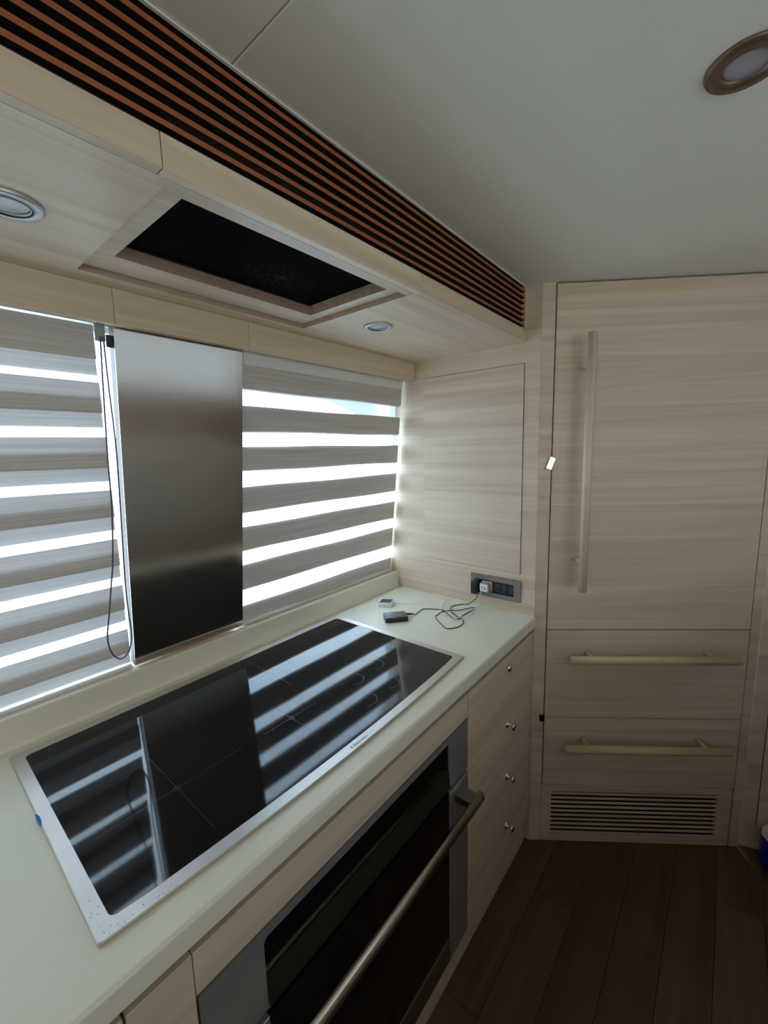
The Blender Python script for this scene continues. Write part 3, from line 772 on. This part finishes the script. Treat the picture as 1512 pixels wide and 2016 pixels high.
# cables
zk = ZT+0.0016
blk = [(-0.2560, -0.2340), (-0.2404, -0.249), (-0.2301, -0.2551), (-0.2028, -0.2517), (-0.1746, -0.2482), (-0.1616, -0.2576), (-0.152, -0.278), (-0.1381, -0.3043), (-0.1432, -0.3246), (-0.1611, -0.3487), (-0.184, -0.3804), (-0.1881, -0.3953), (-0.1709, -0.3985), (-0.1397, -0.3971), (-0.0915, -0.4001), (-0.067, -0.4002), (-0.0467, -0.3971), (-0.0595, -0.3898), (-0.077, -0.3793), (-0.1117, -0.3652), (-0.127, -0.3404), (-0.1432, -0.3263), (-0.1626, -0.3178), (-0.1824, -0.3216), (-0.2009, -0.3224), (-0.2221, -0.3399), (-0.2512, -0.3761), (-0.2687, -0.4039), (-0.2653, -0.4156), (-0.247, -0.4291), (-0.2212, -0.4346), (-0.1957, -0.4295), (-0.175, -0.4165), (-0.1677, -0.3998), (-0.1547, -0.3762), (-0.1381, -0.3486), (-0.1119, -0.3306), (-0.0896, -0.3201), (-0.0707, -0.3249), (-0.0482, -0.3381), (-0.0340, -0.3560)]
pts = [(x, y, zk) for x, y in blk]; pts[0] = (-0.2560, -0.2340, ZT+0.007); pts[1] = (-0.2404, -0.249, ZT+0.006)
for k in (17, 18, 19, 20): pts[k] = (*pts[k][:2], zk+0.002)
for k in (35, 36): pts[k] = (*pts[k][:2], zk+0.003)
pts += [(-0.030, -0.374, ZT+0.0125), (-0.030, -0.391, ZT+0.030), (-0.028, -0.3965, ZT+0.042), (-0.026, -0.394, ZT+0.050)]
bm = BM(); tube(bm, smoothpts(pts, 4), 0.0015, 8)
bc = obj('black_cable', bm, BLACKPL, origin=(-0.15, -0.33, ZT)); tag(bc, 'thin black cable coiled on the counter from adapter to black gadget', 'cable')
bm = BM(); tube(bm, [(-0.2585, -0.2325, ZT+0.007), (-0.247, -0.243, ZT+0.006), (-0.238, -0.251, ZT+0.005)], [0.0036, 0.0034, 0.0022], 8)
obj('connector', bm, BLACKPL, bc)
wh = [(-0.1905, -0.1265), (-0.1863, -0.1307), (-0.1574, -0.1872), (-0.1079, -0.2218), (-0.085, -0.2349), (-0.097, -0.2748), (-0.1325, -0.3144), (-0.1675, -0.3651), (-0.1719, -0.3981), (-0.13, -0.4092), (-0.0678, -0.4047), (-0.0328, -0.3739), (-0.0158, -0.3323), (-0.019, -0.2938), (-0.0399, -0.2741), (-0.0752, -0.2772), (-0.1249, -0.2988), (-0.1663, -0.318), (-0.1878, -0.3606), (-0.1894, -0.4119), (-0.129, -0.4186), (-0.0452, -0.4014)]
pts = [(x, y, ZT+0.0042) for x, y in wh]; pts[0] = (*wh[0], ZT+0.006); pts[1] = (*wh[1], ZT+0.005)
pts += [(-0.034, -0.4060, ZT+0.018), (-0.0335, -0.4110, ZT+0.045), (-0.0338, -0.4160, ZT+0.072), (-0.0338, -0.4170, ZT+0.078)]
bm = BM(); tube(bm, smoothpts(pts, 4), 0.0011, 8)
tag(obj('white_cable', bm, WHITEPL, origin=(-0.12, -0.3, ZT)), 'thin white cable looped on the counter from charger to white gadget', 'cable')

# ------------------------------------------------------------------ tall fridge cabinet on the angled wall
S0, S1 = 0.0455, 0.7225
tcab = thing('tall_cabinet', 'tall pale wood fridge cabinet with long bar handles and bottom grille', 'cabinet', AF.p(0.38, 0, 0))
bm = BM(); box(bm, AF, 0.030, 0.740, -0.0215, -0.016, 0.001, ZC-0.001); obj('carcass', bm, DARK, tcab)
bm = BM(); box(bm, AF, 0.0006, 0.0412, -0.0215, 0.0, 0.001, ZC-0.0005); box(bm, AF, 0.7245, 0.7565, -0.0215, 0.0, 0.001, ZC-0.0005)
obj('side_stile', bm, W_A, tcab)
def bar(parent, p0, p1, st, m):
    bm = BM(); tube(bm, [p0, p1], 0.0135, 20)
    h = obj('handle', bm, m, parent)
    for q in st:
        bm = BM(); tube(bm, q, 0.0065, 14); obj('standoff', bm, m, h)
    return h
OFF = 0.065
dd = obj('door', B(AF, S0, S1, -0.0155, 0.0, 0.8425, 1.9815, bev=0.0012), W_A, tcab)
bar(dd, AF.p(0.1325, OFF, 1.0022), AF.p(0.1325, OFF, 1.8165), [(AF.p(0.1325, 0.0005, z), AF.p(0.1325, OFF-0.012, z)) for z in (1.7230, 1.0969)], W_V)
for (z0, z1, hz, s0, s1, ss) in ((0.5085, 0.8395, 0.7618, 0.102, 0.6506, (0.184, 0.582)), (0.2385, 0.5065, 0.4312, 0.0985, 0.6490, (0.1805, 0.5794))):
    d = obj('drawer', B(AF, S0, S1, -0.0155, 0.0, z0, z1, bev=0.0012 if z0 > 0.4 else 0.0008), W_A, tcab)
    bar(d, AF.p(s0, OFF, hz), AF.p(s1, OFF, hz), [(AF.p(s, 0.0005, hz), AF.p(s, OFF-0.012, hz)) for s in ss], W_H)
gp = BM()
G0, G1, GZ0, GZ1 = 0.0790, 0.6720, 0.0295, 0.2085
AG = Fr(AF.o, AF.u, AF.w, AF.v)
ringprism(gp, AG, [(0.0425, 0.0015), (0.7185, 0.0015), (0.7185, 0.2370), (0.0425, 0.2370)], [(G0, GZ0), (G1, GZ0), (G1, GZ1), (G0, GZ1)], -0.0155, -0.001)
gr = obj('grille_frame', gp, W_A, tcab)
n = 10; pit = (GZ1-GZ0)/n
for i in range(n):
    z = GZ0+0.004+pit*i
    bm = BM(); prism(bm, Fr(AF.o, AF.v, AF.w, AF.u), [(-0.012, z-0.008), (-0.002, z), (-0.002, z+0.0105), (-0.012, z-0.004)], G0+0.0003, G1-0.0003)
    obj('slat', bm, W_A, gr)

# small catches on the cabinet edge
lt = thing('door_catch', 'bright chrome catch on the tall door edge beside its long handle', 'catch', AF.p(0.036, 0, 1.42), 'catches on the tall cabinet edge')
c0 = AF.p(0.038, 0, 1.423)
LFa = math.radians(-22)
u2 = (AF.u*math.cos(LFa)+AF.w*math.sin(LFa)*-1); w2 = (AF.w*math.cos(LFa)+AF.u*math.sin(LFa)*-1*-1)
LF = Fr(c0, AF.u*math.cos(0.35)-AF.w*math.sin(0.35), AF.v, AF.u*math.sin(0.35)+AF.w*math.cos(0.35))
obj('plate', B(LF, -0.0105, 0.0105, 0.0006, 0.010, -0.022, 0.022, bev=0.002, seg=2), CHROME, lt)
bm = BM(); tube(bm, [LF.p(-0.008, 0.004, -0.020), LF.p(-0.011, 0.004, -0.027)], 0.003, 8); obj('pin', bm, NICKEL, lt)
lt2 = thing('door_catch', 'dark catch on the cabinet edge at the two lower drawers', 'catch', AF.p(0.034, 0, 0.51), 'catches on the tall cabinet edge')
obj('plate', B(AF, 0.026, 0.0425, 0.0006, 0.012, 0.498, 0.522, bev=0.002, seg=2), BLACKPL, lt2)
obj('top_edge', B(AF, 0.0275, 0.042, 0.002, 0.011, 0.522, 0.5235), NICKEL, lt2)

# ------------------------------------------------------------------ side cabinet door at the right edge
sd = thing('side_cabinet', 'flush wood cabinet door low on the wall at the right photo edge', 'cabinet', BF.p(0.4, 0, 0.1))
obj('door', B(BF, 0.046, 0.60, 0.0006, 0.0035, 0.098, 1.015, bev=0.0008), W_B, sd)
obj('shadow_gap', B(BF, 0.0440, 0.602, 0.0002, 0.0006, 0.096, 1.017), GROOVE, sd)

# ------------------------------------------------------------------ blue and white bottle at the right edge
bt = thing('bottle', 'blue and white plastic bottle on the floor at the right photo edge', 'bottle', (0.4255, -1.3110, 0.0))
bm = BM(); lathe(bm, (0.4255, -1.3110, 0.0005), (0, 0, 1), [(0, 0), (0.038, 0), (0.043, 0.006), (0.043, 0.104), (0.041, 0.110)], 32); obj('body', bm, BLUEPL, bt)
bm = BM(); lathe(bm, (0.4255, -1.3110, 0.1108), (0, 0, 1), [(0.042, 0), (0.042, 0.012), (0.038, 0.020), (0.024, 0.028), (0.014, 0.032), (0.013, 0.048), (0, 0.049)], 32); obj('top', bm, WHITEPL, bt)

# clean helper property
for o in bpy.data.objects:
    if '_o' in o: del o['_o']
